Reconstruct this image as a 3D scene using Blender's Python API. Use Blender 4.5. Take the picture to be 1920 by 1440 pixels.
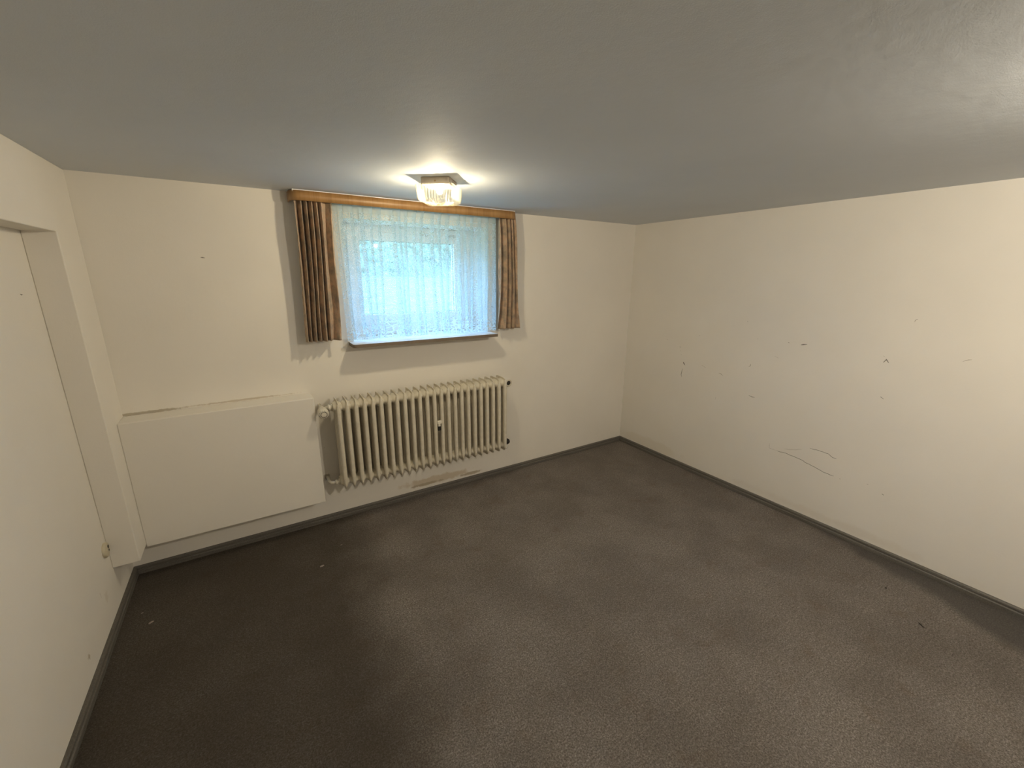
import bpy, bmesh, math, random
from mathutils import Matrix, Vector, noise

scene = bpy.context.scene
C = scene.collection
for o in list(bpy.data.objects):
    bpy.data.objects.remove(o)

# ------------------------------------------------------------------ camera
cd = bpy.data.cameras.new('camera')
cd.sensor_fit = 'HORIZONTAL'
cd.sensor_width = 36.0
cd.lens = 781.5 / 1920 * 36.0
cd.clip_start = 0.02
cam = bpy.data.objects.new('camera', cd)
C.objects.link(cam)
cam.matrix_world = Matrix(((0.84755936, 0.12903093, -0.51477582, -3.25133645),
                           (-0.53066205, 0.21774682, -0.8191362, -2.96651006),
                           (0.0063969, 0.96743855, 0.25302517, 1.73025924),
                           (0, 0, 0, 1)))
scene.camera = cam

# ------------------------------------------------------------------ world
world = bpy.data.worlds.new('sky')
scene.world = world
world.use_nodes = True
bgn = world.node_tree.nodes['Background']
bgn.inputs[0].default_value = (0.29, 0.58, 1.0, 1)
bgn.inputs[1].default_value = 13.5

scene.view_settings.view_transform = 'Standard'
scene.view_settings.look = 'None'
scene.view_settings.gamma = 1.0
scene.view_settings.use_curve_mapping = False
scene.view_settings.exposure = 0.0

LAMP1 = (-2.335, -0.795, 2.2)       # lamp seen in front of the window
LAMP2 = (-1.48, -3.18, 2.2)         # second identical lamp, to the right of the view
LAMP_RAD = {'one': 73.0, 'two': 275.0}
LAMP_COL = {'one': (1.0, 0.86, 0.63), 'two': (1.0, 0.90, 0.78)}

H = 2.2
XL, XC, YC, YB = -4.0166, -3.9059, -0.3064, -0.1468
XB = -2.9682
YR = -4.7                            # rear wall of the room
OX0, OX1, OZ0, OZ1 = -2.665, -1.625, 1.262, 2.075   # window opening
RD = 0.28                            # recess depth

# ------------------------------------------------------------------ helpers
def link(name, bm, mats, parent=None, smooth=False, kind=None):
    bm.normal_update()
    me = bpy.data.meshes.new(name)
    bm.to_mesh(me); bm.free()
    if not isinstance(mats, (list, tuple)): mats = [mats]
    for m in mats: me.materials.append(m)
    if smooth:
        for p in me.polygons: p.use_smooth = True
    o = bpy.data.objects.new(name, me)
    C.objects.link(o)
    if parent: o.parent = parent
    if kind: o['kind'] = kind
    return o

def empty(name, loc=(0, 0, 0), rz=0, label=None, cat=None, group=None, kind=None):
    o = bpy.data.objects.new(name, None)
    o.empty_display_size = 0.05
    C.objects.link(o)
    o.location = loc; o.rotation_euler = (0, 0, rz)
    if label: o['label'] = label
    if cat: o['category'] = cat
    if group: o['group'] = group
    if kind: o['kind'] = kind
    return o

def tag(o, label, cat, group=None):
    o['label'] = label; o['category'] = cat
    if group: o['group'] = group
    return o

def box(bm, a, b, mi=0):
    x0, y0, z0 = a; x1, y1, z1 = b
    v = [bm.verts.new(p) for p in ((x0, y0, z0), (x1, y0, z0), (x1, y1, z0), (x0, y1, z0),
                                   (x0, y0, z1), (x1, y0, z1), (x1, y1, z1), (x0, y1, z1))]
    for f in ((3, 2, 1, 0), (4, 5, 6, 7), (0, 1, 5, 4), (1, 2, 6, 5), (2, 3, 7, 6), (3, 0, 4, 7)):
        fc = bm.faces.new([v[i] for i in f]); fc.material_index = mi
    return v

def bevel(o, w, seg=2, ang=40):
    m = o.modifiers.new('bevel', 'BEVEL'); m.width = w; m.segments = seg
    m.limit_method = 'ANGLE'; m.angle_limit = math.radians(ang)
    return o

def frame_of(d):
    d = Vector(d).normalized()
    up = Vector((0, 0, 1)) if abs(d.z) < 0.9 else Vector((1, 0, 0))
    a = d.cross(up).normalized(); b = a.cross(d).normalized()
    return a, b

def lathe(bm, origin, axis, prof, n=32, mi=0, caps=True):
    """profile = [(distance along axis, radius)]"""
    a, b = frame_of(axis); d = Vector(axis).normalized(); o = Vector(origin)
    rings = []
    for t, r in prof:
        rings.append([bm.verts.new(o + d * t + (a * math.cos(2 * math.pi * k / n) + b * math.sin(2 * math.pi * k / n)) * r)
                      for k in range(n)])
    for i in range(len(rings) - 1):
        for k in range(n):
            f = bm.faces.new((rings[i][k], rings[i][(k + 1) % n], rings[i + 1][(k + 1) % n], rings[i + 1][k]))
            f.material_index = mi; f.smooth = True
    if caps:
        bm.faces.new(rings[0]).material_index = mi
        bm.faces.new(list(reversed(rings[-1]))).material_index = mi
    bmesh.ops.recalc_face_normals(bm, faces=bm.faces[:])

def tube(bm, pts, r, n=12, mi=0):
    pts = [Vector(p) for p in pts]
    rings = []
    for i, p in enumerate(pts):
        d = (pts[min(i + 1, len(pts) - 1)] - pts[max(i - 1, 0)])
        a, b = frame_of(d)
        rings.append([bm.verts.new(p + (a * math.cos(2 * math.pi * k / n) + b * math.sin(2 * math.pi * k / n)) * r) for k in range(n)])
    for i in range(len(rings) - 1):
        for k in range(n):
            f = bm.faces.new((rings[i][k], rings[i][(k + 1) % n], rings[i + 1][(k + 1) % n], rings[i + 1][k]))
            f.material_index = mi; f.smooth = True
    bm.faces.new(rings[0]); bm.faces.new(list(reversed(rings[-1])))
    bmesh.ops.recalc_face_normals(bm, faces=bm.faces[:])

# ------------------------------------------------------------------ materials
def newmat(name):
    m = bpy.data.materials.new(name); m.use_nodes = True
    nt = m.node_tree
    for n in list(nt.nodes): nt.nodes.remove(n)
    out = nt.nodes.new('ShaderNodeOutputMaterial')
    return m, nt, out

def N(nt, kind, **kw):
    n = nt.nodes.new(kind)
    for k, v in kw.items():
        if k.startswith('i_'):
            n.inputs[k[2:].replace('_', ' ')].default_value = v
        else: setattr(n, k, v)
    return n

def L(nt, a, b): nt.links.new(a, b)

def coords(nt, scale=(1, 1, 1), uv=False):
    tc = N(nt, 'ShaderNodeTexCoord'); mp = N(nt, 'ShaderNodeMapping')
    mp.inputs['Scale'].default_value = scale
    L(nt, tc.outputs['UV' if uv else 'Object'], mp.inputs[0])
    return mp.outputs[0]

def noise_n(nt, vec, scale, detail=3, rough=0.5):
    n = N(nt, 'ShaderNodeTexNoise'); n.inputs['Scale'].default_value = scale
    n.inputs['Detail'].default_value = detail; n.inputs['Roughness'].default_value = rough
    L(nt, vec, n.inputs['Vector']); return n.outputs[0]

def ramp(nt, fac, stops, interp='LINEAR'):
    r = N(nt, 'ShaderNodeValToRGB'); cr = r.color_ramp; cr.interpolation = interp
    while len(cr.elements) < len(stops): cr.elements.new(0.5)
    for e, (p, c) in zip(cr.elements, stops):
        e.position = p; e.color = (c[0], c[1], c[2], 1) if isinstance(c, (tuple, list)) else (c, c, c, 1)
    L(nt, fac, r.inputs[0]); return r.outputs[0]

def mixc(nt, fac, a, b, mode='MIX'):
    m = N(nt, 'ShaderNodeMix', data_type='RGBA', blend_type=mode)
    for sock, v in ((m.inputs[0], fac), (m.inputs[6], a), (m.inputs[7], b)):
        if hasattr(v, 'is_linked'): L(nt, v, sock)
        elif isinstance(v, (int, float)): sock.default_value = v
        else: sock.default_value = (v[0], v[1], v[2], 1)
    return m.outputs[2]

def math_n(nt, op, a, b=0.0, c=None, clamp=False):
    m = N(nt, 'ShaderNodeMath', operation=op, use_clamp=clamp)
    for i, v in enumerate((a, b) if c is None else (a, b, c)):
        if hasattr(v, 'is_linked'): L(nt, v, m.inputs[i])
        else: m.inputs[i].default_value = v
    return m.outputs[0]

def bump(nt, h, strength, dist=0.002):
    b = N(nt, 'ShaderNodeBump'); b.inputs['Strength'].default_value = strength
    b.inputs['Distance'].default_value = dist
    L(nt, h, b.inputs['Height']); return b.outputs[0]

def principled(nt, out, col, rough=0.5, metal=0.0, normal=None, spec=0.5, **kw):
    p = N(nt, 'ShaderNodeBsdfPrincipled')
    if hasattr(col, 'is_linked'): L(nt, col, p.inputs['Base Color'])
    else: p.inputs['Base Color'].default_value = (col[0], col[1], col[2], 1)
    p.inputs['Roughness'].default_value = rough; p.inputs['Metallic'].default_value = metal
    p.inputs['Specular IOR Level'].default_value = spec
    if normal is not None: L(nt, normal, p.inputs['Normal'])
    for k, v in kw.items(): p.inputs[k].default_value = v
    L(nt, p.outputs[0], out.inputs[0]); return p

def box_mask(nt, vec, ax, c, half, soft):
    """1 inside |coord-c|<half, soft edge"""
    s = N(nt, 'ShaderNodeSeparateXYZ'); L(nt, vec, s.inputs[0])
    d = math_n(nt, 'ABSOLUTE', math_n(nt, 'SUBTRACT', s.outputs[ax], c))
    return math_n(nt, 'DIVIDE', math_n(nt, 'SUBTRACT', half + soft, d), soft, clamp=True)

def plaster(name, base, patches=()):
    """painted plaster; patches = [(axis_u, cu, hu, cz, hz, colour, noise scale, threshold, slope)]"""
    m, nt, out = newmat(name)
    v = coords(nt)
    big = noise_n(nt, v, 1.6, 3, 0.55)
    col = ramp(nt, big, [(0.3, [c * 0.965 for c in base]), (0.7, [min(1, c * 1.02) for c in base])])
    for (ax, cu, hu, cz, hz, pc, sc, th, slope) in patches:
        s = N(nt, 'ShaderNodeSeparateXYZ'); L(nt, v, s.inputs[0])
        zz = math_n(nt, 'SUBTRACT', s.outputs[2], math_n(nt, 'MULTIPLY', math_n(nt, 'SUBTRACT', s.outputs[ax], cu), slope))
        du = math_n(nt, 'DIVIDE', math_n(nt, 'ABSOLUTE', math_n(nt, 'SUBTRACT', s.outputs[ax], cu)), hu)
        dz = math_n(nt, 'DIVIDE', math_n(nt, 'ABSOLUTE', math_n(nt, 'SUBTRACT', zz, cz)), hz)
        rr = math_n(nt, 'SQRT', math_n(nt, 'ADD', math_n(nt, 'MULTIPLY', du, du), math_n(nt, 'MULTIPLY', dz, dz)))
        nn = noise_n(nt, v, sc, 5, 0.65)
        val = math_n(nt, 'ADD', math_n(nt, 'SUBTRACT', 1.0, rr), math_n(nt, 'MULTIPLY', math_n(nt, 'SUBTRACT', nn, 0.5), 1.6))
        fac = math_n(nt, 'MULTIPLY', math_n(nt, 'SUBTRACT', val, th), 3.0, clamp=True)
        fac = math_n(nt, 'MULTIPLY', fac, 0.8)
        col = mixc(nt, fac, col, pc)
    fine = noise_n(nt, v, 260, 3, 0.6)
    med = noise_n(nt, v, 18, 3, 0.5)
    h = math_n(nt, 'ADD', math_n(nt, 'MULTIPLY', fine, 0.35), math_n(nt, 'MULTIPLY', med, 1.0))
    principled(nt, out, col, 0.75, normal=bump(nt, h, 0.35, 0.003), spec=0.25)
    return m

WALL = (0.80, 0.765, 0.70)
M = {}
M['wall'] = plaster('wall_paint', WALL)
M['wall_back'] = plaster('wall_paint_back', WALL, [
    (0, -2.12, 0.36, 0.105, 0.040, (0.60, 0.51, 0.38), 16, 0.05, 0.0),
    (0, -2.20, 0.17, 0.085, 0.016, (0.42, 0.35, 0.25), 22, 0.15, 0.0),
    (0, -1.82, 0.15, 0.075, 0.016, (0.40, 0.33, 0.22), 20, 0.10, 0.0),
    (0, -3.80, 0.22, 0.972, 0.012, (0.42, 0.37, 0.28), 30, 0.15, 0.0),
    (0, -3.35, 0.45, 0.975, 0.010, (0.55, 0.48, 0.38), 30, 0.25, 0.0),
    (0, -2.93, 0.03, 0.34, 0.03, (0.30, 0.25, 0.19), 50, 0.1, 0.0)])
M['wall_right'] = plaster('wall_paint_right', WALL, [
    (1, -0.35, 0.5, 0.10, 0.07, (0.74, 0.69, 0.60), 6, 0.15, 0.0),
    (1, -1.9, 1.3, 0.09, 0.07, (0.75, 0.70, 0.62), 5, 0.45, 0.0)])
M['wall_left'] = plaster('wall_paint_left', WALL, [
    (1, -0.47, 0.045, 0.20, 0.05, (0.70, 0.65, 0.57), 40, 0.35, 0.0),
    (1, -0.80, 0.03, 0.14, 0.03, (0.50, 0.43, 0.32), 60, 0.45, 0.0)])
M['ceiling'] = plaster('ceiling_paint', (0.67, 0.705, 0.745))

def simple(name, col, rough=0.5, metal=0.0, spec=0.5, nscale=None, nstr=0.1):
    m, nt, out = newmat(name)
    v = coords(nt)
    n = noise_n(nt, v, nscale or 40, 3)
    c = ramp(nt, n, [(0.3, [x * 0.92 for x in col]), (0.7, [min(1, x * 1.04) for x in col])])
    principled(nt, out, c, rough, metal, normal=bump(nt, n, nstr, 0.001), spec=spec)
    return m
M['rad'] = simple('radiator_enamel', (0.66, 0.61, 0.50), 0.42, nscale=30)
M['cream'] = simple('cream_plastic', (0.60, 0.54, 0.40), 0.45)
M['valve'] = simple('valve_plastic', (0.72, 0.68, 0.58), 0.45)
M['dark'] = simple('dark_hole', (0.02, 0.017, 0.013), 0.7)
M['black'] = simple('black_rubber', (0.012, 0.012, 0.013), 0.5)
M['brass'] = simple('brass', (0.42, 0.30, 0.16), 0.4, 0.8)
M['wframe'] = simple('white_window_plastic', (0.82, 0.84, 0.84), 0.35)
M['metal'] = simple('brushed_metal', (0.42, 0.36, 0.29), 0.38, 0.85)
M['scuff'] = simple('scuff_mark', (0.20, 0.18, 0.15), 0.9)
M['scuff_light'] = simple('scuff_mark_faint', (0.42, 0.38, 0.32), 0.9)
M['hook'] = simple('grey_metal', (0.40, 0.40, 0.38), 0.4, 0.6)
M['chip'] = simple('plaster_chip', (0.30, 0.25, 0.22), 0.9)
M['darkchip'] = simple('dark_crumb', (0.03, 0.025, 0.02), 0.9)
M['sill_edge'] = simple('sill_edge_brown', (0.15, 0.115, 0.08), 0.5)

# sill top: pale marbled laminate
m, nt, out = newmat('sill_stone'); v = coords(nt)
n = noise_n(nt, v, 14, 5, 0.6)
c = ramp(nt, n, [(0.35, (0.62, 0.62, 0.62)), (0.6, (0.80, 0.80, 0.80))])
principled(nt, out, c, 0.3); M['sill'] = m

# pelmet wood veneer
m, nt, out = newmat('oak_veneer'); v = coords(nt, (6, 6, 1))
w1 = noise_n(nt, coords(nt, (60, 60, 2)), 1.0, 4, 0.6)
w2 = noise_n(nt, coords(nt, (9, 9, 1.5)), 1.0, 2)
c = ramp(nt, w1, [(0.3, (0.25, 0.130, 0.045)), (0.7, (0.39, 0.220, 0.085))])
c = mixc(nt, 0.25, c, ramp(nt, w2, [(0.35, (0.22, 0.11, 0.035)), (0.65, (0.43, 0.26, 0.11))]))
principled(nt, out, c, 0.45, normal=bump(nt, w1, 0.15, 0.001)); M['wood'] = m

# skirting: grey fabric-faced strip
m, nt, out = newmat('grey_skirting'); 
w1 = noise_n(nt, coords(nt, (3, 3, 90)), 1.0, 3)
w2 = noise_n(nt, coords(nt), 160, 3)
c = ramp(nt, w1, [(0.3, (0.088, 0.078, 0.066)), (0.7, (0.150, 0.136, 0.118))])
c = mixc(nt, 0.3, c, ramp(nt, w2, [(0.35, (0.06, 0.057, 0.05)), (0.65, (0.19, 0.183, 0.165))]))
principled(nt, out, c, 0.55, normal=bump(nt, w2, 0.3, 0.001)); M['skirt'] = m

# carpet
m, nt, out = newmat('carpet'); v = coords(nt)
f1 = noise_n(nt, v, 150, 5, 0.9)
f2 = noise_n(nt, v, 60, 3, 0.6)
b1 = noise_n(nt, v, 2.2, 4, 0.6)
b2 = noise_n(nt, v, 6.5, 4, 0.65)
c = ramp(nt, f1, [(0.36, (0.075, 0.065, 0.056)), (0.5, (0.235, 0.21, 0.19)), (0.64, (0.52, 0.48, 0.44))])
c = mixc(nt, ramp(nt, f2, [(0.35, 0.35), (0.65, 0.0)]), c, (0.10, 0.082, 0.066))
c = mixc(nt, ramp(nt, b1, [(0.40, 0.32), (0.62, 0.0)]), c, (0.085, 0.070, 0.057))
c = mixc(nt, ramp(nt, b2, [(0.56, 0.0), (0.74, 0.38)]), c, (0.145, 0.100, 0.064))
# darker strip along the right wall, with a wavering edge
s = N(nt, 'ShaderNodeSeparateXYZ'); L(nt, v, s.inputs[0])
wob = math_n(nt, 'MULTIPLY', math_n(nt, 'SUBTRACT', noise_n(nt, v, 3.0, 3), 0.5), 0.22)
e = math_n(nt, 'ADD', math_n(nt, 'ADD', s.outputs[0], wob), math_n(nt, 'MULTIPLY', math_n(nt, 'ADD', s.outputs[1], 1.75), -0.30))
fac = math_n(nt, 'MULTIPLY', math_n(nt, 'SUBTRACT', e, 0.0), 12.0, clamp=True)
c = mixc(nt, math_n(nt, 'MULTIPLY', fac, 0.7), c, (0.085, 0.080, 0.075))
# shade put into the carpet colour: left third darkened, with an uneven edge
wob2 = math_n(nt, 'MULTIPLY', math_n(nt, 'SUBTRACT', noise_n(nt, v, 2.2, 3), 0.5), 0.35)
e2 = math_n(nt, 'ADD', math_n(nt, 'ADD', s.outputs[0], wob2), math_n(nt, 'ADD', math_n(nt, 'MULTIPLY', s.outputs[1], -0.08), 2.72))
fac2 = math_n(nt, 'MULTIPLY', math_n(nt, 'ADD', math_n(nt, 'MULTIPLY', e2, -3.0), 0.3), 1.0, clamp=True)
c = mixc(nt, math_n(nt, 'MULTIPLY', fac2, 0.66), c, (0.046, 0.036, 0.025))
hgt = math_n(nt, 'ADD', f1, math_n(nt, 'MULTIPLY', f2, 0.5))
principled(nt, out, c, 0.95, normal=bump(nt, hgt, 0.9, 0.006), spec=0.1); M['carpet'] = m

# patterned curtain cloth
m, nt, out = newmat('patterned_curtain_cloth')
v = coords(nt, (1, 1, 1), uv=True)
a = noise_n(nt, v, 13, 4, 0.6); b = noise_n(nt, coords(nt, (1.6, 0.9, 1), uv=True), 19, 5, 0.7); w = noise_n(nt, v, 420, 2)
c = ramp(nt, a, [(0.30, (0.24, 0.205, 0.165)), (0.44, (0.38, 0.30, 0.215)), (0.55, (0.50, 0.345, 0.235)), (0.70, (0.45, 0.39, 0.30))])
c = mixc(nt, ramp(nt, b, [(0.50, 0.0), (0.62, 0.7)]), c, (0.24, 0.20, 0.175))
c = mixc(nt, ramp(nt, b, [(0.28, 0.5), (0.38, 0.0)]), c, (0.60, 0.38, 0.24))
p = principled(nt, out, c, 0.85, normal=bump(nt, w, 0.2, 0.001), spec=0.15)
p.inputs['Sheen Weight'].default_value = 0.2
M['cloth'] = m
m, nt, out = newmat('curtain_lining')
principled(nt, out, (0.62, 0.55, 0.47), 0.9, spec=0.1); M['lining'] = m

# net / lace: threads let some light through, holes are clear
m, nt, out = newmat('net_lace')
v = coords(nt, (1, 1, 1), uv=True)
s = N(nt, 'ShaderNodeSeparateXYZ'); L(nt, v, s.inputs[0])
vo = N(nt, 'ShaderNodeTexVoronoi', feature='DISTANCE_TO_EDGE'); vo.inputs['Scale'].default_value = 125; L(nt, v, vo.inputs['Vector'])
th1 = ramp(nt, vo.outputs['Distance'], [(0.06, 0.85), (0.17, 0.04)])
v2 = N(nt, 'ShaderNodeTexVoronoi', feature='DISTANCE_TO_EDGE'); v2.inputs['Scale'].default_value = 46; L(nt, v, v2.inputs['Vector'])
th2 = ramp(nt, v2.outputs['Distance'], [(0.07, 0.95), (0.15, 0.16)])
wv = N(nt, 'ShaderNodeTexWave', wave_type='BANDS', bands_direction='X'); wv.inputs['Scale'].default_value = 2.6
wv.inputs['Distortion'].default_value = 1.5; L(nt, v, wv.inputs['Vector'])
edge = math_n(nt, 'ADD', math_n(nt, 'MULTIPLY', wv.outputs['Fac'], 0.075), 0.06)          # height of the lace border varies
low = math_n(nt, 'MULTIPLY', math_n(nt, 'SUBTRACT', edge, s.outputs[1]), 60.0, clamp=True)
den = mixc(nt, low, th1, th2)
solid = math_n(nt, 'MULTIPLY', math_n(nt, 'SUBTRACT', s.outputs[1], 0.805), 400.0, clamp=True)
den = mixc(nt, solid, den, (0.55, 0.55, 0.55))
tr = N(nt, 'ShaderNodeBsdfTransparent')
tl = N(nt, 'ShaderNodeBsdfTranslucent'); tl.inputs[0].default_value = (0.66, 0.80, 0.88, 1)
df = N(nt, 'ShaderNodeBsdfDiffuse'); df.inputs[0].default_value = (0.70, 0.84, 0.90, 1)
mx = N(nt, 'ShaderNodeMixShader'); mx.inputs[0].default_value = 0.5; L(nt, tl.outputs[0], mx.inputs[1]); L(nt, df.outputs[0], mx.inputs[2])
m2 = N(nt, 'ShaderNodeMixShader'); L(nt, den, m2.inputs[0]); L(nt, tr.outputs[0], m2.inputs[1]); L(nt, mx.outputs[0], m2.inputs[2])
L(nt, m2.outputs[0], out.inputs[0]); M['net'] = m

# clear pane
m, nt, out = newmat('window_glass')
tr = N(nt, 'ShaderNodeBsdfTransparent'); tr.inputs[0].default_value = (0.95, 0.98, 0.97, 1)
gl = N(nt, 'ShaderNodeBsdfGlossy'); gl.inputs['Roughness'].default_value = 0.02
mx = N(nt, 'ShaderNodeMixShader'); mx.inputs[0].default_value = 0.015
L(nt, tr.outputs[0], mx.inputs[1]); L(nt, gl.outputs[0], mx.inputs[2]); L(nt, mx.outputs[0], out.inputs[0]); M['glass'] = m

# pressed lamp glass: partly clear, partly scattering
m, nt, out = newmat('pressed_glass')
v = coords(nt)
vo = N(nt, 'ShaderNodeTexVoronoi'); vo.inputs['Scale'].default_value = 130; L(nt, v, vo.inputs['Vector'])
sx = N(nt, 'ShaderNodeSeparateXYZ'); L(nt, v, sx.inputs[0])
rx = math_n(nt, 'SINE', math_n(nt, 'MULTIPLY', sx.outputs[0], 430.0)); ry = math_n(nt, 'SINE', math_n(nt, 'MULTIPLY', sx.outputs[1], 430.0))
rib = math_n(nt, 'ADD', rx, ry)
d1 = ramp(nt, math_n(nt, 'MULTIPLY', math_n(nt, 'ADD', rib, 2.0), 0.25), [(0.2, 0.007), (0.8, 0.040)])
d2 = ramp(nt, vo.outputs['Distance'], [(0.10, 0.045), (0.5, 0.009)])
lowz = math_n(nt, 'MULTIPLY', math_n(nt, 'SUBTRACT', -0.098, sx.outputs[2]), 200.0, clamp=True)
d = mixc(nt, lowz, d1, d2)
tr = N(nt, 'ShaderNodeBsdfTransparent'); tr.inputs[0].default_value = (0.93, 0.91, 0.84, 1)
tl = N(nt, 'ShaderNodeBsdfTranslucent'); tl.inputs[0].default_value = (1.0, 0.93, 0.72, 1)
gl = N(nt, 'ShaderNodeBsdfGlossy'); gl.inputs['Roughness'].default_value = 0.15
mx = N(nt, 'ShaderNodeMixShader'); L(nt, d, mx.inputs[0]); L(nt, tr.outputs[0], mx.inputs[1]); L(nt, tl.outputs[0], mx.inputs[2])
m2 = N(nt, 'ShaderNodeMixShader'); m2.inputs[0].default_value = 0.04
L(nt, mx.outputs[0], m2.inputs[1]); L(nt, gl.outputs[0], m2.inputs[2]); L(nt, m2.outputs[0], out.inputs[0]); M['lglass'] = m

m, nt, out = newmat('glowing_bulb')
em = N(nt, 'ShaderNodeEmission'); em.inputs[0].default_value = (1.0, 0.86, 0.62, 1); em.inputs[1].default_value = 40
L(nt, em.outputs[0], out.inputs[0]); M['bulb'] = m

# lawn and hedge outside
m, nt, out = newmat('lawn_grass'); v = coords(nt)
c = ramp(nt, noise_n(nt, v, 9, 5, 0.7), [(0.3, (0.10, 0.13, 0.05)), (0.7, (0.30, 0.34, 0.16))])
principled(nt, out, c, 0.9, normal=bump(nt, noise_n(nt, v, 60, 3), 0.8, 0.02)); M['grass'] = m
m, nt, out = newmat('hedge_leaves'); v = coords(nt)
c = ramp(nt, noise_n(nt, v, 14, 5, 0.7), [(0.3, (0.06, 0.08, 0.06)), (0.55, (0.20, 0.24, 0.16)), (0.75, (0.50, 0.50, 0.40))])
principled(nt, out, c, 0.8, normal=bump(nt, noise_n(nt, v, 30, 3), 1.0, 0.05)); M['hedge'] = m

# ------------------------------------------------------------------ room shell
T = 0.12
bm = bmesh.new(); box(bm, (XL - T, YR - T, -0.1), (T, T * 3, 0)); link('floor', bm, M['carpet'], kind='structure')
bm = bmesh.new(); box(bm, (XL - T, YR - T, H), (T, 0.36, H + 0.1)); link('ceiling', bm, M['ceiling'], kind='structure')

WT = 0.36
bm = bmesh.new()
box(bm, (XL - T, 0, 0), (OX0, WT, H)); box(bm, (OX1, 0, 0), (T, WT, H))
box(bm, (OX0, 0, 0), (OX1, WT, OZ0)); box(bm, (OX0, 0, OZ1), (OX1, WT, H))

def mark(bm, axis, plane, side, pts, w, mi):
    """thin smear on a wall face; pts are (u, z) on the wall plane"""
    prev = None
    for i, (u, z) in enumerate(pts):
        a = Vector(pts[max(i - 1, 0)]); b = Vector(pts[min(i + 1, len(pts) - 1)])
        d = (b - a).normalized(); nrm = Vector((-d.y, d.x))
        ww = w * (0.35 if i in (0, len(pts) - 1) else 1.0)
        q = [Vector((u, z)) + nrm * ww, Vector((u, z)) - nrm * ww]
        vs = []
        for t in q:
            P = [0, 0, t.y]; P[axis] = plane + side * 0.0006; P[1 - axis] = t.x
            vs.append(bm.verts.new(P))
        if prev:
            f = bm.faces.new((prev[0], prev[1], vs[1], vs[0])); f.material_index = mi
        prev = vs

def densify(pts, k=3, jit=0.003, seed=0):
    rnd = random.Random(seed); r = []
    for a, b in zip(pts[:-1], pts[1:]):
        for i in range(k):
            t = i / k
            r.append((a[0] + (b[0] - a[0]) * t + rnd.uniform(-jit, jit), a[1] + (b[1] - a[1]) * t + rnd.uniform(-jit, jit)))
    r.append(pts[-1]); return r
mark(bm, 1, 0, -1, [(-3.4352, 1.8126), (-3.427, 1.8132), (-3.4163, 1.8110)], 0.0028, 1)
mark(bm, 1, 0, -1, [(-2.925, 0.56), (-2.921, 0.562)], 0.003, 1)
link('wall_back', bm, [M['wall_back'], M['scuff']], kind='structure')

bm = bmesh.new(); box(bm, (0, YR - T, 0), (T, 0, H))
marks = [
    ([(-0.626, 1.121), (-0.630, 1.105)], .0030, 1), ([(-0.633, 1.085), (-0.637, 1.078)], .0030, 2), ([(-0.645, 1.050), (-0.652, 1.044)], .0028, 2),
    ([(-0.676, 0.985), (-0.684, 0.976), (-0.697, 0.960)], .0055, 1), ([(-0.678, 0.925), (-0.672, 0.895), (-0.669, 0.868), (-0.677, 0.848)], .0022, 1),
    ([(-1.021, 0.953), (-1.040, 0.950), (-1.060, 0.938)], .0024, 2), ([(-1.268, 1.075), (-1.268, 1.060), (-1.257, 1.051)], .0028, 2),
    ([(-1.291, 0.828), (-1.315, 0.821), (-1.338, 0.822)], .0022, 1), ([(-1.507, 1.275), (-1.515, 1.273)], .0036, 1),
    ([(-1.590, 1.270), (-1.604, 1.274), (-1.628, 1.279)], .0036, 1),
    ([(-2.056, 1.228), (-2.067, 1.248), (-2.081, 1.230)], .0045, 1), ([(-2.048, 1.268), (-2.058, 1.262)], .0018, 2),
    ([(-2.081, 1.016), (-2.097, 1.005)], .0036, 1),
    ([(-2.385, 1.292), (-2.405, 1.304), (-2.418, 1.307)], .0016, 2), ([(-2.152, 1.482), (-2.154, 1.494), (-2.164, 1.499)], .0018, 2),
    (densify([(-1.555, 0.458), (-1.624, 0.462), (-1.709, 0.456), (-1.757, 0.443), (-1.816, 0.432), (-1.875, 0.417), (-1.937, 0.414)], 3, .002, 1), .0016, 1),
    (densify([(-1.50, 0.50), (-1.503, 0.462), (-1.555, 0.458)], 2, .002, 7), .0009, 2),
    (densify([(-1.766, 0.556), (-1.830, 0.559), (-1.878, 0.557), (-1.905, 0.542), (-1.931, 0.540)], 3, .002, 2), .0015, 1),
    (densify([(-1.60, 0.49), (-1.66, 0.505), (-1.72, 0.53)], 3, .002, 3), .0010, 2),
    ([(-2.199, 0.406), (-2.209, 0.401)], .0045, 1), ([(-2.116, 0.438), (-2.124, 0.435)], .0030, 2), ([(-1.971, 0.411), (-1.976, 0.408)], .0035, 1),
    ([(-1.194, 1.398), (-1.199, 1.393)], .0026, 1), ([(-0.481, 1.164), (-0.487, 1.159)], .0026, 1), ([(-1.290, 1.275), (-1.295, 1.272)], .0022, 1),
    ([(-0.800, 1.239), (-0.811, 1.238)], .0030, 2), ([(-1.431, 1.163), (-1.460, 1.154)], .0018, 2),
    ([(-0.86, 0.99), (-0.90, 0.975)], .0022, 2), ([(-1.02, 0.745), (-1.022, 0.725)], .0020, 2),
]
for pts, w, mi in marks: mark(bm, 0, 0, -1, pts, w, mi)
link('wall_right', bm, [M['wall_right'], M['scuff'], M['scuff_light']], kind='structure')

bm = bmesh.new(); box(bm, (XL - T, YR - T, 0), (XL, 0, H))
mark(bm, 0, XL, 1, [(-0.452, 1.642), (-0.462, 1.640), (-0.474, 1.644)], .0028, 1)
mark(bm, 0, XL, 1, [(-0.53, 0.235), (-0.532, 0.262)], .0028, 2)
mark(bm, 0, XL, 1, [(-0.80, 0.125), (-0.803, 0.137)], .0025, 1)
link('wall_left', bm, [M['wall_left'], M['scuff'], M['scuff_light']], kind='structure')
bm = bmesh.new(); box(bm, (XL, YR - T, 0), (0, YR, H)); link('wall_front', bm, M['wall'], kind='structure')

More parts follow.
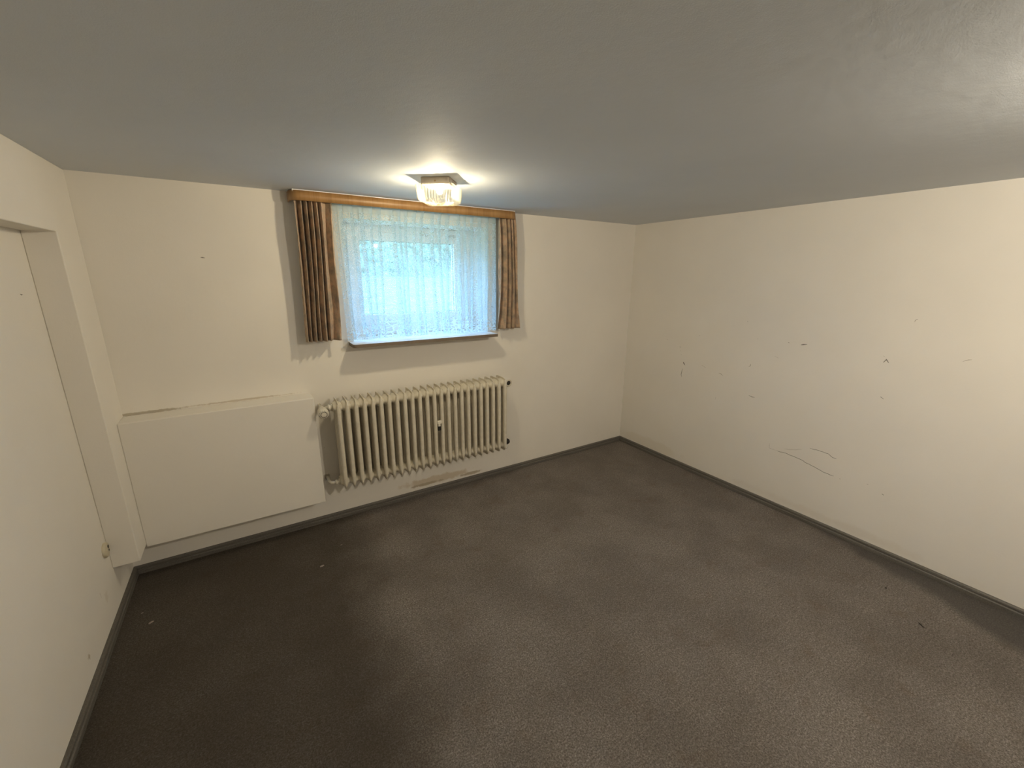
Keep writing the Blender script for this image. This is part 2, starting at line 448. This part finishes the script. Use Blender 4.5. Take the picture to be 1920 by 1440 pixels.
# boxed-in pipe duct in the corner running on as a beam under the ceiling
bm = bmesh.new()
yy = [0, YC, YR]
prof = [(YC, 0.2464), (0, 0.2464), (0, H), (YR, H), (YR, 1.8985), (YC, 1.8985)]
va = [bm.verts.new((XC, y, z)) for y, z in prof]; vb = [bm.verts.new((XL, y, z)) for y, z in prof]
bm.faces.new(va); bm.faces.new(list(reversed(vb)))
for i in range(len(prof)):
    j = (i + 1) % len(prof); bm.faces.new((va[j], va[i], vb[i], vb[j]))
bmesh.ops.recalc_face_normals(bm, faces=bm.faces[:])
bevel(link('trim_1', bm, M['wall'], kind='structure'), 0.004)
# low boxed-in casing below the left part of the back wall
bm = bmesh.new(); box(bm, (XC, YB, 0.2301), (XB, 0, 0.9652))
bevel(link('trim_2', bm, M['wall'], kind='structure'), 0.004)

# skirting
PROF = [(0, 0), (0.018, 0), (0.0185, 0.010), (0.0175, 0.022), (0.0135, 0.026), (0.0125, 0.030), (0.0150, 0.034), (0.0140, 0.043), (0.009, 0.0485), (0, 0.049)]
def skirting(name, a, b, nrm, m0, m1):
    a = Vector(a); b = Vector(b); nrm = Vector(nrm); d = (b - a).normalized()
    bm = bmesh.new(); r = []
    for p0, sgn, mt in ((a, 1, m0), (b, -1, m1)):
        r.append([bm.verts.new(p0 + nrm * u + Vector((0, 0, z)) + d * sgn * (u if mt else 0)) for u, z in PROF])
    for i in range(len(PROF) - 1): bm.faces.new((r[0][i], r[0][i + 1], r[1][i + 1], r[1][i]))
    bm.faces.new(r[0]); bm.faces.new(list(reversed(r[1])))
    bmesh.ops.recalc_face_normals(bm, faces=bm.faces[:])
    return link(name, bm, M['skirt'], kind='structure')
skirting('baseboard_back', (XL, 0, 0), (0, 0, 0), (0, -1, 0), True, True)
skirting('baseboard_right', (0, YR, 0), (0, 0, 0), (-1, 0, 0), True, True)
skirting('baseboard_left', (XL, YR, 0), (XL, 0, 0), (1, 0, 0), True, True)
skirting('baseboard_front', (XL, YR, 0), (0, YR, 0), (0, 1, 0), True, True)

# ------------------------------------------------------------------ window
win = empty('window_1', (0, 0, 0), kind='structure')
def ring(bm, x0, x1, z0, z1, y0, y1, w, wb=None, wt=None):
    wb = wb or w; wt = wt or w
    box(bm, (x0, y0, z0), (x0 + w, y1, z1)); box(bm, (x1 - w, y0, z0), (x1, y1, z1))
    box(bm, (x0 + w, y0, z0), (x1 - w, y1, z0 + wb)); box(bm, (x0 + w, y0, z1 - wt), (x1 - w, y1, z1))
bm = bmesh.new(); ring(bm, OX0, OX1, OZ0 + 0.02, OZ1, RD, WT - 0.01, 0.075, 0.09, 0.06)
bevel(link('window_frame', bm, M['wframe'], win), 0.004)
SX0, SX1, SZ0, SZ1 = OX0 + 0.065, OX1 - 0.075, OZ0 + 0.10, OZ1 - 0.05
bm = bmesh.new(); ring(bm, SX0, SX1, SZ0, SZ1, RD - 0.018, RD + 0.045, 0.085, 0.075, 0.06)
sash = bevel(link('sash', bm, M['wframe'], win), 0.005)
bm = bmesh.new(); box(bm, (SX0 + 0.08, RD + 0.01, SZ0 + 0.07), (SX1 - 0.08, RD + 0.014, SZ1 - 0.055)); link('pane', bm, M['glass'], sash)
bm = bmesh.new(); ring(bm, SX0 + 0.083, SX1 - 0.083, SZ0 + 0.073, SZ1 - 0.058, RD + 0.005, RD + 0.009, 0.005); link('gasket', bm, M['black'], sash)
bm = bmesh.new(); box(bm, (SX1 - 0.060, RD - 0.030, 1.43), (SX1 - 0.030, RD - 0.018, 1.49)); box(bm, (SX1 - 0.054, RD - 0.055, 1.36), (SX1 - 0.036, RD - 0.036, 1.475)); box(bm, (SX1 - 0.052, RD - 0.04, 1.455), (SX1 - 0.038, RD - 0.025, 1.475))
bevel(link('handle', bm, M['wframe'], sash), 0.003)
for x in (-2.03, -1.80):
    bm = bmesh.new(); box(bm, (x - 0.03, RD - 0.03, SZ1 - 0.012), (x + 0.03, RD - 0.016, SZ1 + 0.008)); bevel(link('hinge', bm, M['hook'], sash), 0.002)

# sill
bm = bmesh.new()
sx0, sx1, sy = -2.6975, -1.6085, -0.152
pts = [(sx0, 0.0), (OX0 - 0.0, 0.0)]
def rounded(x0, x1, y, r, n=6):
    out = []
    for k in range(n + 1):
        a = math.pi + k / n * math.pi / 2; out.append((x0 + r + r * math.cos(a), y + r + r * math.sin(a)))
    for k in range(n + 1):
        a = -math.pi / 2 + k / n * math.pi / 2; out.append((x1 - r + r * math.cos(a), y + r + r * math.sin(a)))
    return out
loop = [(sx0, -0.0005)] + rounded(sx0, sx1, sy, 0.018) + [(sx1, -0.0005), (OX1 - 0.0005, -0.0005), (OX1 - 0.0005, RD), (OX0 + 0.0005, RD), (OX0 + 0.0005, -0.0005)]
lo = [bm.verts.new((x, y, 1.2625)) for x, y in loop]; hi = [bm.verts.new((x, y, 1.2845)) for x, y in loop]
f = bm.faces.new(hi); f.material_index = 0
f = bm.faces.new(list(reversed(lo))); f.material_index = 1
for i in range(len(loop)):
    j = (i + 1) % len(loop); f = bm.faces.new((lo[i], lo[j], hi[j], hi[i])); f.material_index = 1
bmesh.ops.recalc_face_normals(bm, faces=bm.faces[:])
tag(link('window_sill', bm, [M['sill'], M['sill_edge']]), 'pale window sill board with brown front edge under the net curtain', 'window sill')

# ------------------------------------------------------------------ pelmet
pel = empty('curtain_pelmet', (0, 0, 0), label='long brown wooden curtain pelmet with rounded ends under the ceiling', cat='pelmet')
PX0, PX1, PY, PZ0, PZ1 = -2.968, -1.418, -0.125, 2.139, 2.193
def fascia(bm, t0):
    n = 10; r = 0.062 - t0
    x0, x1, y = PX0 + t0, PX1 - t0, PY + t0
    out = [(x0, -0.001)]
    for k in range(n + 1):
        a = math.pi + k / n * math.pi / 2; out.append((x0 + r + r * math.cos(a), y + r + r * math.sin(a)))
    for k in range(n + 1):
        a = -math.pi / 2 + k / n * math.pi / 2; out.append((x1 - r + r * math.cos(a), y + r + r * math.sin(a)))
    out.append((x1, -0.001)); return out
bm = bmesh.new()
o_, i_ = fascia(bm, 0), fascia(bm, 0.007)
V = [[bm.verts.new((x, y, z)) for x, y in lp] for lp, z in ((o_, PZ0), (o_, PZ1), (i_, PZ1), (i_, PZ0))]
for a in range(4):
    b = (a + 1) % 4
    for k in range(len(o_) - 1):
        f = bm.faces.new((V[a][k], V[a][k + 1], V[b][k + 1], V[b][k])); f.smooth = a in (0, 2)
bm.faces.new([V[a][0] for a in range(4)]); bm.faces.new([V[a][-1] for a in reversed(range(4))])
bmesh.ops.recalc_face_normals(bm, faces=bm.faces[:])
link('fascia', bm, M['wood'], pel)
bm = bmesh.new(); box(bm, (PX0 + 0.02, -0.110, 2.186), (PX1 - 0.02, -0.02, 2.1995)); link('track', bm, M['wframe'], pel)

# ------------------------------------------------------------------ curtains
def drape(name, parent, mats, top, bot, z0, z1, yc, amp, folds, fill, seed, nz=40, ns=320, warp=None, pinch=0.05, hem=0.0, thick=0.0, uvlen=None, mi=None):
    """pleated hanging cloth: top/bot = (x0, x1); folds = number of pleats; fill = how far pleats curl back in x"""
    rnd = random.Random(seed)
    # irregular pleat phases
    knots = [0.0]
    for i in range(folds): knots.append(knots[-1] + (warp[i] if warp else rnd.uniform(0.7, 1.3)))
    knots = [k / knots[-1] for k in knots]
    ampk = [rnd.uniform(0.65, 1.15) for _ in range(folds + 1)]
    def phase(s):
        for i in range(folds):
            if s <= knots[i + 1] + 1e-9:
                t = (s - knots[i]) / (knots[i + 1] - knots[i]); return i + t, ampk[i] * (1 - t) + ampk[i + 1] * t
        return folds, ampk[-1]
    bm = bmesh.new(); uvl = bm.loops.layers.uv.new('UVMap')
    grid = []; W = uvlen or (top[1] - top[0]) * 2.0
    for j in range(nz + 1):
        t = j / nz                                 # 0 top .. 1 bottom
        row = []
        z = z1 + (z0 - z1) * t
        x0 = top[0] + (bot[0] - top[0]) * t; x1 = top[1] + (bot[1] - top[1]) * t
        wgt = 1.0 - 0.55 * math.exp(-((t) / pinch) ** 1.2)
        for i in range(ns + 1):
            s = i / ns
            ph, ak = phase(s)
            drift = 1.7 * (noise.noise(Vector((ph * 0.55 + seed * 7.1, t * 1.3, 0.3)))) * t
            th = 2 * math.pi * (ph + drift * 0.5)
            A = amp * ak * wgt * (1 + 0.35 * noise.noise(Vector((ph * 0.8, t * 2.2, seed))))
            x = x0 + (x1 - x0) * s - fill * math.sin(2 * th) * ak * wgt * (x1 - x0) / folds
            y = yc - A * math.cos(th)
            y += 0.004 * noise.noise(Vector((s * 9, t * 3, seed + 3.3)))
            x += (noise.noise(Vector((s * 5.0, t * 1.6, seed + 9.1)))) * 0.006 * (4 * s * (1 - s))
            zz = z
            if hem and j == nz: zz += hem * abs(math.sin(s * W / 0.014 * math.pi))
            row.append((bm.verts.new((x, y, zz)), (s * W, z - z0)))
        grid.append(row)
    for j in range(nz):
        for i in range(ns):
            q = [grid[j][i], grid[j][i + 1], grid[j + 1][i + 1], grid[j + 1][i]]
            f = bm.faces.new([a[0] for a in q]); f.smooth = True
            for lp, a in zip(f.loops, q): lp[uvl].uv = a[1]
    o = link(name, bm, mats, parent, smooth=True)
    if thick:
        m = o.modifiers.new('solidify', 'SOLIDIFY'); m.thickness = thick; m.offset = 0
    return o

def lace_net(name, mat, top, bot, z0, z1, yc, n, seed, nz=44, per=40):
    """sheer cloth in flat panels joined by Z-folds (three layers), folds leaning and wandering a little"""
    rnd = random.Random(seed)
    wd = [rnd.choice((0.6, 0.8, 1.0, 1.0, 1.3, 1.5)) for _ in range(n)]
    kn = [0.0]
    for w_ in wd: kn.append(kn[-1] + w_)
    kn = [k / kn[-1] for k in kn]
    zw = [rnd.uniform(0.28, 0.46) for _ in range(n)]      # width of the overlap in each pleat
    lean = [rnd.uniform(-0.5, 0.5) for _ in range(n + 1)]; lean[0] = lean[-1] = 0
    dep = [rnd.uniform(0.022, 0.036) for _ in range(n)]
    W = 2.0
    bm = bmesh.new(); uvl = bm.loops.layers.uv.new('UVMap'); grid = []
    for j in range(nz + 1):
        t = j / nz; z = z1 + (z0 - z1) * t
        x0 = top[0] + (bot[0] - top[0]) * t; x1 = top[1] + (bot[1] - top[1]) * t
        even = math.exp(-t / 0.10)
        row = []; cnt = 0
        for i in range(n):
            def K(q):
                w_ = kn[q] * (1 - even) + (q / n) * even
                return w_ + lean[q] / n * (t ** 1.3) * 0.8 + (0.10 / n * noise.noise(Vector((q * 3.1, t * 3, seed))) if 0 < q < n else 0)
            a, b = K(i), K(i + 1); o_w = zw[i] * (0.75 + 0.35 * noise.noise(Vector((i * 1.7, t * 1.5, seed + 4))))
            d = dep[i] * (0.5 + 0.5 * min(1, t * 8))
            for k in range(per + (1 if i == n - 1 else 0)):
                u = k / per
                if u < 0.56: s_ = u / 0.56; xx = s_; yy_ = -0.35 * math.sin(s_ * math.pi)
                elif u < 0.78: s_ = (u - 0.56) / 0.22; s2 = s_ * s_ * (3 - 2 * s_); xx = 1 - o_w * s2; yy_ = 0.9 * math.sin(s_ * math.pi / 2)
                else: s_ = (u - 0.78) / 0.22; s2 = s_ * s_ * (3 - 2 * s_); xx = 1 - o_w + o_w * s2; yy_ = 0.9 * math.cos(s_ * math.pi / 2)
                x = x0 + (x1 - x0) * (a + (b - a) * xx); y = yc + d * yy_
                cu = (i + u) / n * W
                zz = z + (0.0035 * abs(math.sin(cu / 0.012 * math.pi)) if j == nz else 0)
                row.append((bm.verts.new((x, y, zz)), (cu, z - z0)))
        grid.append(row)
    ns = len(grid[0]) - 1
    for j in range(nz):
        for i in range(ns):
            q = [grid[j][i], grid[j][i + 1], grid[j + 1][i + 1], grid[j + 1][i]]
            f = bm.faces.new([a[0] for a in q]); f.smooth = True
            for lp, a in zip(f.loops, q): lp[uvl].uv = a[1]
    return link(name, bm, mat, None, smooth=True)
net = lace_net('net_curtain', M['net'], (-2.730, -1.572), (-2.712, -1.574), 1.298, 2.184, -0.050, 19, 8)
tag(net, 'white lace net curtain hanging in pleats in front of the window', 'net curtain')
lc = drape('patterned_curtain', None, M['cloth'], (-2.944, -2.742), (-2.964, -2.756), 1.313, 2.184, -0.080, 0.033, 6, 0.07, 11, nz=50, ns=260,
           warp=[1.0, 0.9, 0.75, 0.75, 0.75, 1.7], pinch=0.10, thick=0.0015, uvlen=0.55)
tag(lc, 'brown patterned curtain gathered at the left end of the window', 'curtain', 'brown patterned window curtains')
rc = drape('patterned_curtain', None, M['cloth'], (-1.572, -1.428), (-1.582, -1.382), 1.310, 2.184, -0.084, 0.028, 4, 0.07, 23, nz=50, ns=220,
           warp=[1.5, 1.1, 0.8, 0.8], pinch=0.10, thick=0.0015, uvlen=0.42)
tag(rc, 'brown patterned curtain gathered at the right end of the window, narrower than the left one', 'curtain', 'brown patterned window curtains')

# ------------------------------------------------------------------ radiator
rad = empty('column_radiator', (-2.204, -0.125, 0.305), label='cream ribbed column radiator on the wall below the window', cat='radiator')
RX0, RX1, NS = -2.835, -1.573, 24
pitch = (RX1 - RX0) / (NS - 1)
YF, YK, ZT, ZB = -0.205, -0.048, 0.930, 0.303
HT, HB = 0.880, 0.352
def section_bm():
    bm = bmesh.new()
    # outline of the thin pressed seam plate in (y, z), with slots between the three columns
    def rr(y0, y1, z0, z1, r, n=5, cut=0.0):
        pts = []
        for cx, cy, a0 in ((y1 - r, z1 - r, 0), (y0 + r, z1 - r, 90), (y0 + r, z0 + r, 180), (y1 - r, z0 + r, 270)):
            for k in range(n + 1):
                a = math.radians(a0 + 90 * k / n); pts.append((cx + r * math.cos(a), cy + r * math.sin(a)))
        return pts
    ys = [YF, -0.151, -0.102, YK]
    t = 0.0019
    def plate(poly):
        a = [bm.verts.new((-t, y, z)) for y, z in poly]; b = [bm.verts.new((t, y, z)) for y, z in poly]
        bm.faces.new(a); bm.faces.new(list(reversed(b)))
        for i in range(len(poly)):
            j = (i + 1) % len(poly); bm.faces.new((a[i], b[i], b[j], a[j]))
    # three plate strips + head and foot
    yc_ = (YF + YK) / 2
    head = [(YF, 0.80), (YF, ZT - 0.034), (YF + 0.006, ZT - 0.020), (YF + 0.018, ZT - 0.009), (YF + 0.035, ZT - 0.003), (YF + 0.06, ZT), (YK - 0.012, ZT), (YK - 0.003, ZT - 0.004), (YK, ZT - 0.014), (YK, 0.80)]
    plate(head)
    foot = [(YK, 0.43), (YK, ZB + 0.022), (YK - 0.004, ZB + 0.008), (YK - 0.014, ZB), (YF + 0.05, ZB), (YF + 0.022, ZB + 0.004), (YF + 0.008, ZB + 0.014), (YF, ZB + 0.03), (YF, 0.43)]
    plate(foot)
    for (a, b) in ((YF, YF + 0.042), (yc_ - 0.020, yc_ + 0.020), (YK - 0.040, YK)):
        plate([(a, 0.43), (a, 0.80), (b, 0.80), (b, 0.43)])
    # columns: flattened tubes; the profile swells into the hubs
    def column(yc, hw):
        n = 18; rings = []
        zs = [(ZB + 0.020, .25), (ZB + 0.032, .62), (ZB + 0.055, .95), (ZB + 0.09, 1), (ZT - 0.09, 1), (ZT - 0.052, .95), (ZT - 0.030, .62), (ZT - 0.018, .25)]
        for z, k in zs:
            rg_ = []
            for i in range(n):
                ca, sa = math.cos(2 * math.pi * i / n), math.sin(2 * math.pi * i / n)
                rg_.append(bm.verts.new((0.0145 * k * math.copysign(abs(ca) ** 0.7, ca), yc + hw * (0.75 + 0.25 * k) * math.copysign(abs(sa) ** 0.7, sa), z)))
            rings.append(rg_)
        for a in range(len(rings) - 1):
            for i in range(n):
                f = bm.faces.new((rings[a][i], rings[a][(i + 1) % n], rings[a + 1][(i + 1) % n], rings[a + 1][i])); f.smooth = True
        bm.faces.new(rings[0]); bm.faces.new(rings[-1])
    column(YF + 0.0205, 0.0205); column(yc_, 0.0165); column(YK - 0.020, 0.0165)
    # hubs joining the neighbours
    for zc in (HT, HB):
        n = 20; rings = []
        for x, r in ((-pitch / 2, 0.027), (-pitch / 2 + 0.005, 0.028), (-0.015, 0.034), (-0.006, 0.038), (0.006, 0.038), (0.015, 0.034), (pitch / 2 - 0.005, 0.028), (pitch / 2, 0.027)):
            rings.append([bm.verts.new((x, yc_ + r * 1.75 * math.cos(2 * math.pi * i / n), zc + r * math.sin(2 * math.pi * i / n))) for i in range(n)])
        for a in range(len(rings) - 1):
            for i in range(n):
                f = bm.faces.new((rings[a][i], rings[a][(i + 1) % n], rings[a + 1][(i + 1) % n], rings[a + 1][i])); f.smooth = True
        bm.faces.new(rings[0]); bm.faces.new(rings[-1])
    bmesh.ops.recalc_face_normals(bm, faces=bm.faces[:])
    for v_ in bm.verts: v_.co -= Vector((0, -0.125, 0.305))
    return bm
sec = link('radiator_section', section_bm(), M['rad'], rad)
sec.location.x = RX0 + 2.204
for k in range(1, NS):
    c_ = sec.copy(); C.objects.link(c_); c_.parent = rad; c_.location.x = RX0 + pitch * k + 2.204
def rpart(name, bm, mats, parent=rad, **kw):
    """parts given in world coordinates; parent sits at the radiator origin"""
    for v_ in bm.verts: v_.co -= Vector((-2.204, -0.125, 0.305))
    return link(name, bm, mats, parent, **kw)
xl = RX0 - pitch / 2; hy = (YF + YK) / 2
# inlet valve, upper left
bm = bmesh.new()
lathe(bm, (xl + 0.002, hy, HT), (-1, 0, 0), [(0, 0.024), (0.008, 0.025), (0.010, 0.018), (0.016, 0.018), (0.018, 0.022), (0.026, 0.022), (0.028, 0.013), (0.045, 0.012)], 20)
vx = -2.925
tube(bm, [(xl - 0.035, hy, HT), (vx + 0.015, hy + 0.004, HT - 0.002), (vx, hy + 0.008, HT - 0.004)], 0.011)
lathe(bm, (vx, -0.012, HT - 0.004), (0, -1, 0), [(0, 0.010), (0.075, 0.010), (0.078, 0.017), (0.125, 0.017), (0.128, 0.014), (0.14, 0.014)], 20)
valve = rpart('thermostatic_valve', bm, M['valve'])
bm = bmesh.new()
lathe(bm, (vx - 0.004, -0.150, HT - 0.006), (0.02, -1, -0.08), [(0, 0.024), (0.004, 0.029), (0.020, 0.029), (0.024, 0.0325), (0.062, 0.032), (0.070, 0.029), (0.073, 0.022), (0.0735, 0.0)], 32, caps=False)
hd = rpart('valve_head', bm, M['valve'], valve)
bm = bmesh.new()
ax = Vector((0.02, -1, -0.08)).normalized(); fa, fb = frame_of(ax); o0 = Vector((vx - 0.004, -0.150, HT - 0.006)) + ax * 0.0695
for k in range(16):
    a = 2 * math.pi * k / 16 + 0.15
    d = fa * math.cos(a) + fb * math.sin(a); tn = ax.cross(d)
    q = []
    for rr_, tt in ((0.0165, 0.003), (0.0275, 0.003)):
        for sgn in (-1, 1):
            for dd in (0.0006, 0.0066 - (0.0038 if rr_ > 0.02 else 0)): q.append(bm.verts.new(o0 + d * rr_ + tn * sgn * 0.0026 + ax * (dd - 0.0015)))
    for f in ((0, 1, 3, 2), (4, 6, 7, 5), (0, 4, 5, 1), (2, 3, 7, 6), (1, 5, 7, 3), (0, 2, 6, 4)): bm.faces.new([q[i] for i in f])
bmesh.ops.recalc_face_normals(bm, faces=bm.faces[:])
rpart('vent_slots', bm, M['dark'], valve)
# return elbow, lower left
bm = bmesh.new()
lathe(bm, (xl + 0.002, hy, HB - 0.006), (-1, 0, 0), [(0, 0.022), (0.010, 0.022), (0.012, 0.014), (0.018, 0.014), (0.020, 0.018), (0.030, 0.018), (0.032, 0.011), (0.036, 0.011)], 18)
tube(bm, [(xl - 0.03, hy, HB - 0.006), (xl - 0.052, hy + 0.006, HB - 0.006), (xl - 0.062, hy + 0.03, HB - 0.006), (xl - 0.062, -0.004, HB - 0.006)], 0.010)
rpart('return_pipe', bm, M['valve'])
# drain plug at the lower right end
xr = RX1 + pitch / 2
bm = bmesh.new(); lathe(bm, (xr - 0.012, hy, HB), (1, 0, 0), [(0, 0.016), (0.022, 0.017), (0.026, 0.025), (0.052, 0.024), (0.062, 0.018), (0.066, 0.008)], 10)
dp = rpart('drain_plug', bm, M['black'])
bm = bmesh.new(); cxr, czr = xr + 0.028, HB - 0.044
tube(bm, [(cxr + 0.013 * math.cos(a), hy - 0.004, czr + 0.018 * math.sin(a)) for a in [2 * math.pi * k / 24 for k in range(25)]], 0.0013, 6)
rpart('key_ring', bm, M['hook'], dp)
bm = bmesh.new(); lathe(bm, (xr - 0.012, hy, HT), (1, 0, 0), [(0, 0.024), (0.008, 0.024), (0.010, 0.018), (0.016, 0.018), (0.017, 0.0)], 18, caps=False)
rpart('end_plug', bm, M['rad'])
bm = bmesh.new(); lathe(bm, (RX0 - pitch / 2 - 0.0, hy, HT), (1, 0, 0), [(0, 0.02), (0.004, 0.02)], 12); bm.free()
# heat meter clip between middle sections
gx = RX0 + pitch * 12.5
bm = bmesh.new(); box(bm, (gx - 0.017, YF - 0.002, 0.655), (gx + 0.017, YF + 0.016, 0.678)); box(bm, (gx - 0.012, YF - 0.004, 0.636), (gx + 0.006, YF + 0.010, 0.655))
mc = bevel(rpart('meter_clip', bm, M['valve']), 0.002)
bm = bmesh.new(); box(bm, (gx - 0.010, YF + 0.004, 0.600), (gx + 0.012, YF + 0.016, 0.640)); rpart('meter_foot', bm, M['black'], mc)

# round plate on the wall beside the radiator
pl = empty('wall_rosette', (-1.424, 0, 0.828), label='small round wall plate with dark centre beside the radiator upper right corner', cat='pipe cover')
bm = bmesh.new(); lathe(bm, (0, 0, 0), (0, -1, 0), [(0, 0.033), (0.006, 0.032), (0.010, 0.027), (0.010, 0.022), (0.004, 0.019), (0.003, 0.0)], 32, caps=False); link('cover_ring', bm, M['rad'], pl)
bm = bmesh.new(); lathe(bm, (-0.003, -0.003, 0.002), (0, -1, 0), [(0, 0.0205), (0.003, 0.020), (0.004, 0.010)], 24); lathe(bm, (0, -0.003, -0.004), (0, -1, 0), [(0.0, 0.008), (0.009, 0.007)], 12); link('opening', bm, M['dark'], pl)

# outlet plate on the left wall
so = empty('outlet_plate', (XL, -0.352, 0.3815), label='round cream outlet plate with dark hole on the left wall near the corner', cat='wall outlet')
bm = bmesh.new(); lathe(bm, (0, 0, 0), (1, 0, 0), [(0, 0.037), (0.006, 0.0385), (0.012, 0.036), (0.014, 0.030), (0.014, 0.0)], 40, caps=False); link('plate', bm, M['cream'], so)
bm = bmesh.new(); lathe(bm, (0.0135, 0.013, 0.010), (1, 0, 0), [(0, 0.009), (0.0012, 0.009)], 20); lathe(bm, (0.0135, 0.015, -0.010), (1, 0, 0), [(0, 0.0055), (0.0012, 0.0055)], 16); link('hole', bm, M['dark'], so)

# ------------------------------------------------------------------ ceiling lamps
def make_lamp(loc, rz, power, col, label, src=None):
    root = empty('ceiling_lamp', loc, rz, label, 'ceiling lamp')
    if src is None:
        s = 0.0725
        bm = bmesh.new(); box(bm, (-s, -s, -0.034), (s, s, -0.0004)); bevel(link('base', bm, M['metal'], root), 0.003)
        bm = bmesh.new(); lathe(bm, (0, -s, -0.019), (0, -1, 0), [(0, 0.0045), (0.002, 0.004), (0.003, 0.002)], 12); link('screw', bm, M['brass'], root)
        # fluted pressed-glass shade, open at the top
        bm = bmesh.new()
        nseg = 40; levels = [(-0.030, 0.080), (-0.034, 0.093), (-0.040, 0.095), (-0.065, 0.094), (-0.092, 0.091), (-0.105, 0.088), (-0.112, 0.082)]
        rings = []
        for z, hw in levels:
            rg = []
            for side in range(4):
                for k in range(nseg):
                    t = -1 + 2 * k / nseg
                    rib = 0.0022 * math.cos(k / nseg * 2 * math.pi * 13) if z < -0.035 else 0
                    d = hw + rib
                    c_ = 0.010
                    x, y = t * hw, -d
                    ang = side * math.pi / 2
                    over = max(0, abs(t) * hw - (hw - c_))
                    y += over * 0.5; 
                    rg.append(bm.verts.new((x * math.cos(ang) - y * math.sin(ang), x * math.sin(ang) + y * math.cos(ang), z)))
            rings.append(rg)
        n = len(rings[0])
        for a in range(len(rings) - 1):
            for i in range(n): bm.faces.new((rings[a][i], rings[a][(i + 1) % n], rings[a + 1][(i + 1) % n], rings[a + 1][i]))
        prev = rings[-1]; rnd = random.Random(4)
        for q in (0.86, 0.7, 0.55, 0.4, 0.25, 0.1):
            rg = [bm.verts.new((v_.co.x * q, v_.co.y * q, -0.114 - 0.006 * (1 - q) + rnd.uniform(-0.0035, 0.003))) for v_ in rings[-1]]
            for i in range(n): bm.faces.new((prev[i], prev[(i + 1) % n], rg[(i + 1) % n], rg[i]))
            prev = rg
        bm.faces.new(prev)
        bmesh.ops.recalc_face_normals(bm, faces=bm.faces[:])
        link('glass_shade', bm, M['lglass'], root)
        bm = bmesh.new(); lathe(bm, (0, 0, -0.034), (0, 0, -1), [(0, 0.007), (0.005, 0.011), (0.011, 0.0158), (0.019, 0.0175), (0.027, 0.0158), (0.033, 0.011), (0.0375, 0.001)], 20); link('bulb', bm, M['bulb'], root)
    else:
        for ch in src.children:
            if ch.type == 'MESH':
                c_ = ch.copy(); C.objects.link(c_); c_.parent = root
    ld = bpy.data.lights.new('bulb_light', 'POINT'); ld.energy = power; ld.color = col; ld.shadow_soft_size = 0.021
    lo_ = bpy.data.objects.new('bulb_light', ld); C.objects.link(lo_); lo_.parent = root; lo_.location = (0, 0, -0.053)
    return root
lamp = make_lamp(LAMP1, math.radians(-40), LAMP_RAD['one'], LAMP_COL['one'], 'square ribbed glass ceiling lamp, lit, in front of the window pelmet')
make_lamp(LAMP2, math.radians(-40), LAMP_RAD['two'], LAMP_COL['two'], 'second square ribbed glass ceiling lamp, lit, near the right wall', lamp)

# ------------------------------------------------------------------ bits on the carpet
def crumb(name, loc, size, mat, label, cat, seed, rz=0.0, sq=(1, 0.5, 0.25)):
    rnd = random.Random(seed); bm = bmesh.new()
    bmesh.ops.create_icosphere(bm, subdivisions=2, radius=size)
    for v_ in bm.verts:
        k = 1 + rnd.uniform(-0.25, 0.25); v_.co = Vector((v_.co.x * sq[0] * k, v_.co.y * sq[1] * k, v_.co.z * sq[2] * k))
    zmin = min(v_.co.z for v_ in bm.verts)
    for v_ in bm.verts: v_.co.z -= zmin
    o = link(name, bm, mat); o.location = loc; o.rotation_euler.z = rz
    return tag(o, label, cat)
crumb('plaster_chip', (-3.8757, -0.511, 0), 0.011, M['chip'], 'pale oblong plaster chip on the dark carpet near the left wall', 'debris', 1, 0.5)
crumb('plaster_chip', (-3.9246, -0.4075, 0), 0.006, M['chip'], 'tiny pale plaster crumb on the carpet, nearest the left skirting', 'debris', 2, 0.9)
crumb('plaster_chip', (-3.0674, -0.5071, 0), 0.011, M['chip'], 'pale plaster chip on the carpet in front of the boxed casing', 'debris', 3, 0.2, (1, 0.7, 0.25))
crumb('plaster_chip', (-2.9274, -0.349, 0), 0.007, M['chip'], 'small pale plaster crumb on the carpet below the radiator left end', 'debris', 4, 0.2)
crumb('dark_crumb', (-0.3449, -2.3995, 0), 0.008, M['darkchip'], 'small black crumb on the carpet close to the right skirting', 'debris', 5, 0.2)
crumb('dark_crumb', (-0.526, -2.598, 0), 0.017, M['darkchip'], 'thin black splinter on the carpet in the lower right', 'debris', 6, 0.95, (1, 0.18, 0.15))

# ------------------------------------------------------------------ outside
bm = bmesh.new(); g = []
for j in range(41):
    row = []
    for i in range(41):
        x = -10 + 16 * i / 40; y = 0.37 + 5.4 * (j / 40) ** 1.5
        z = 1.22 + 0.085 * (y - 0.37) + 0.03 * noise.noise(Vector((x * 1.5, y * 1.5, 0)))
        row.append(bm.verts.new((x, y, z)))
    g.append(row)
for j in range(40):
    for i in range(40): bm.faces.new((g[j][i], g[j][i + 1], g[j + 1][i + 1], g[j + 1][i]))
lw = link('lawn', bm, M['grass'], smooth=True, kind='stuff'); tag(lw, 'green lawn outside seen through the window pane', 'grass')
bm = bmesh.new()
bmesh.ops.create_grid(bm, x_segments=70, y_segments=24, size=1)
for v_ in bm.verts:
    x = -2.5 + v_.co.x * 6; t = (v_.co.y + 1) / 2
    y = 7.3 + 1.1 * math.cos(t * math.pi); z = 1.55 + 1.5 * math.sin(t * math.pi)
    nn = noise.fractal(Vector((x * 2, y * 2, z * 2)), 0.6, 2.2, 4)
    v_.co = Vector((x, y + nn * 0.25, z + nn * 0.22))
bmesh.ops.recalc_face_normals(bm, faces=bm.faces[:])
tag(link('hedge', bm, M['hedge'], smooth=True), 'green hedge behind the lawn outside the window', 'hedge')
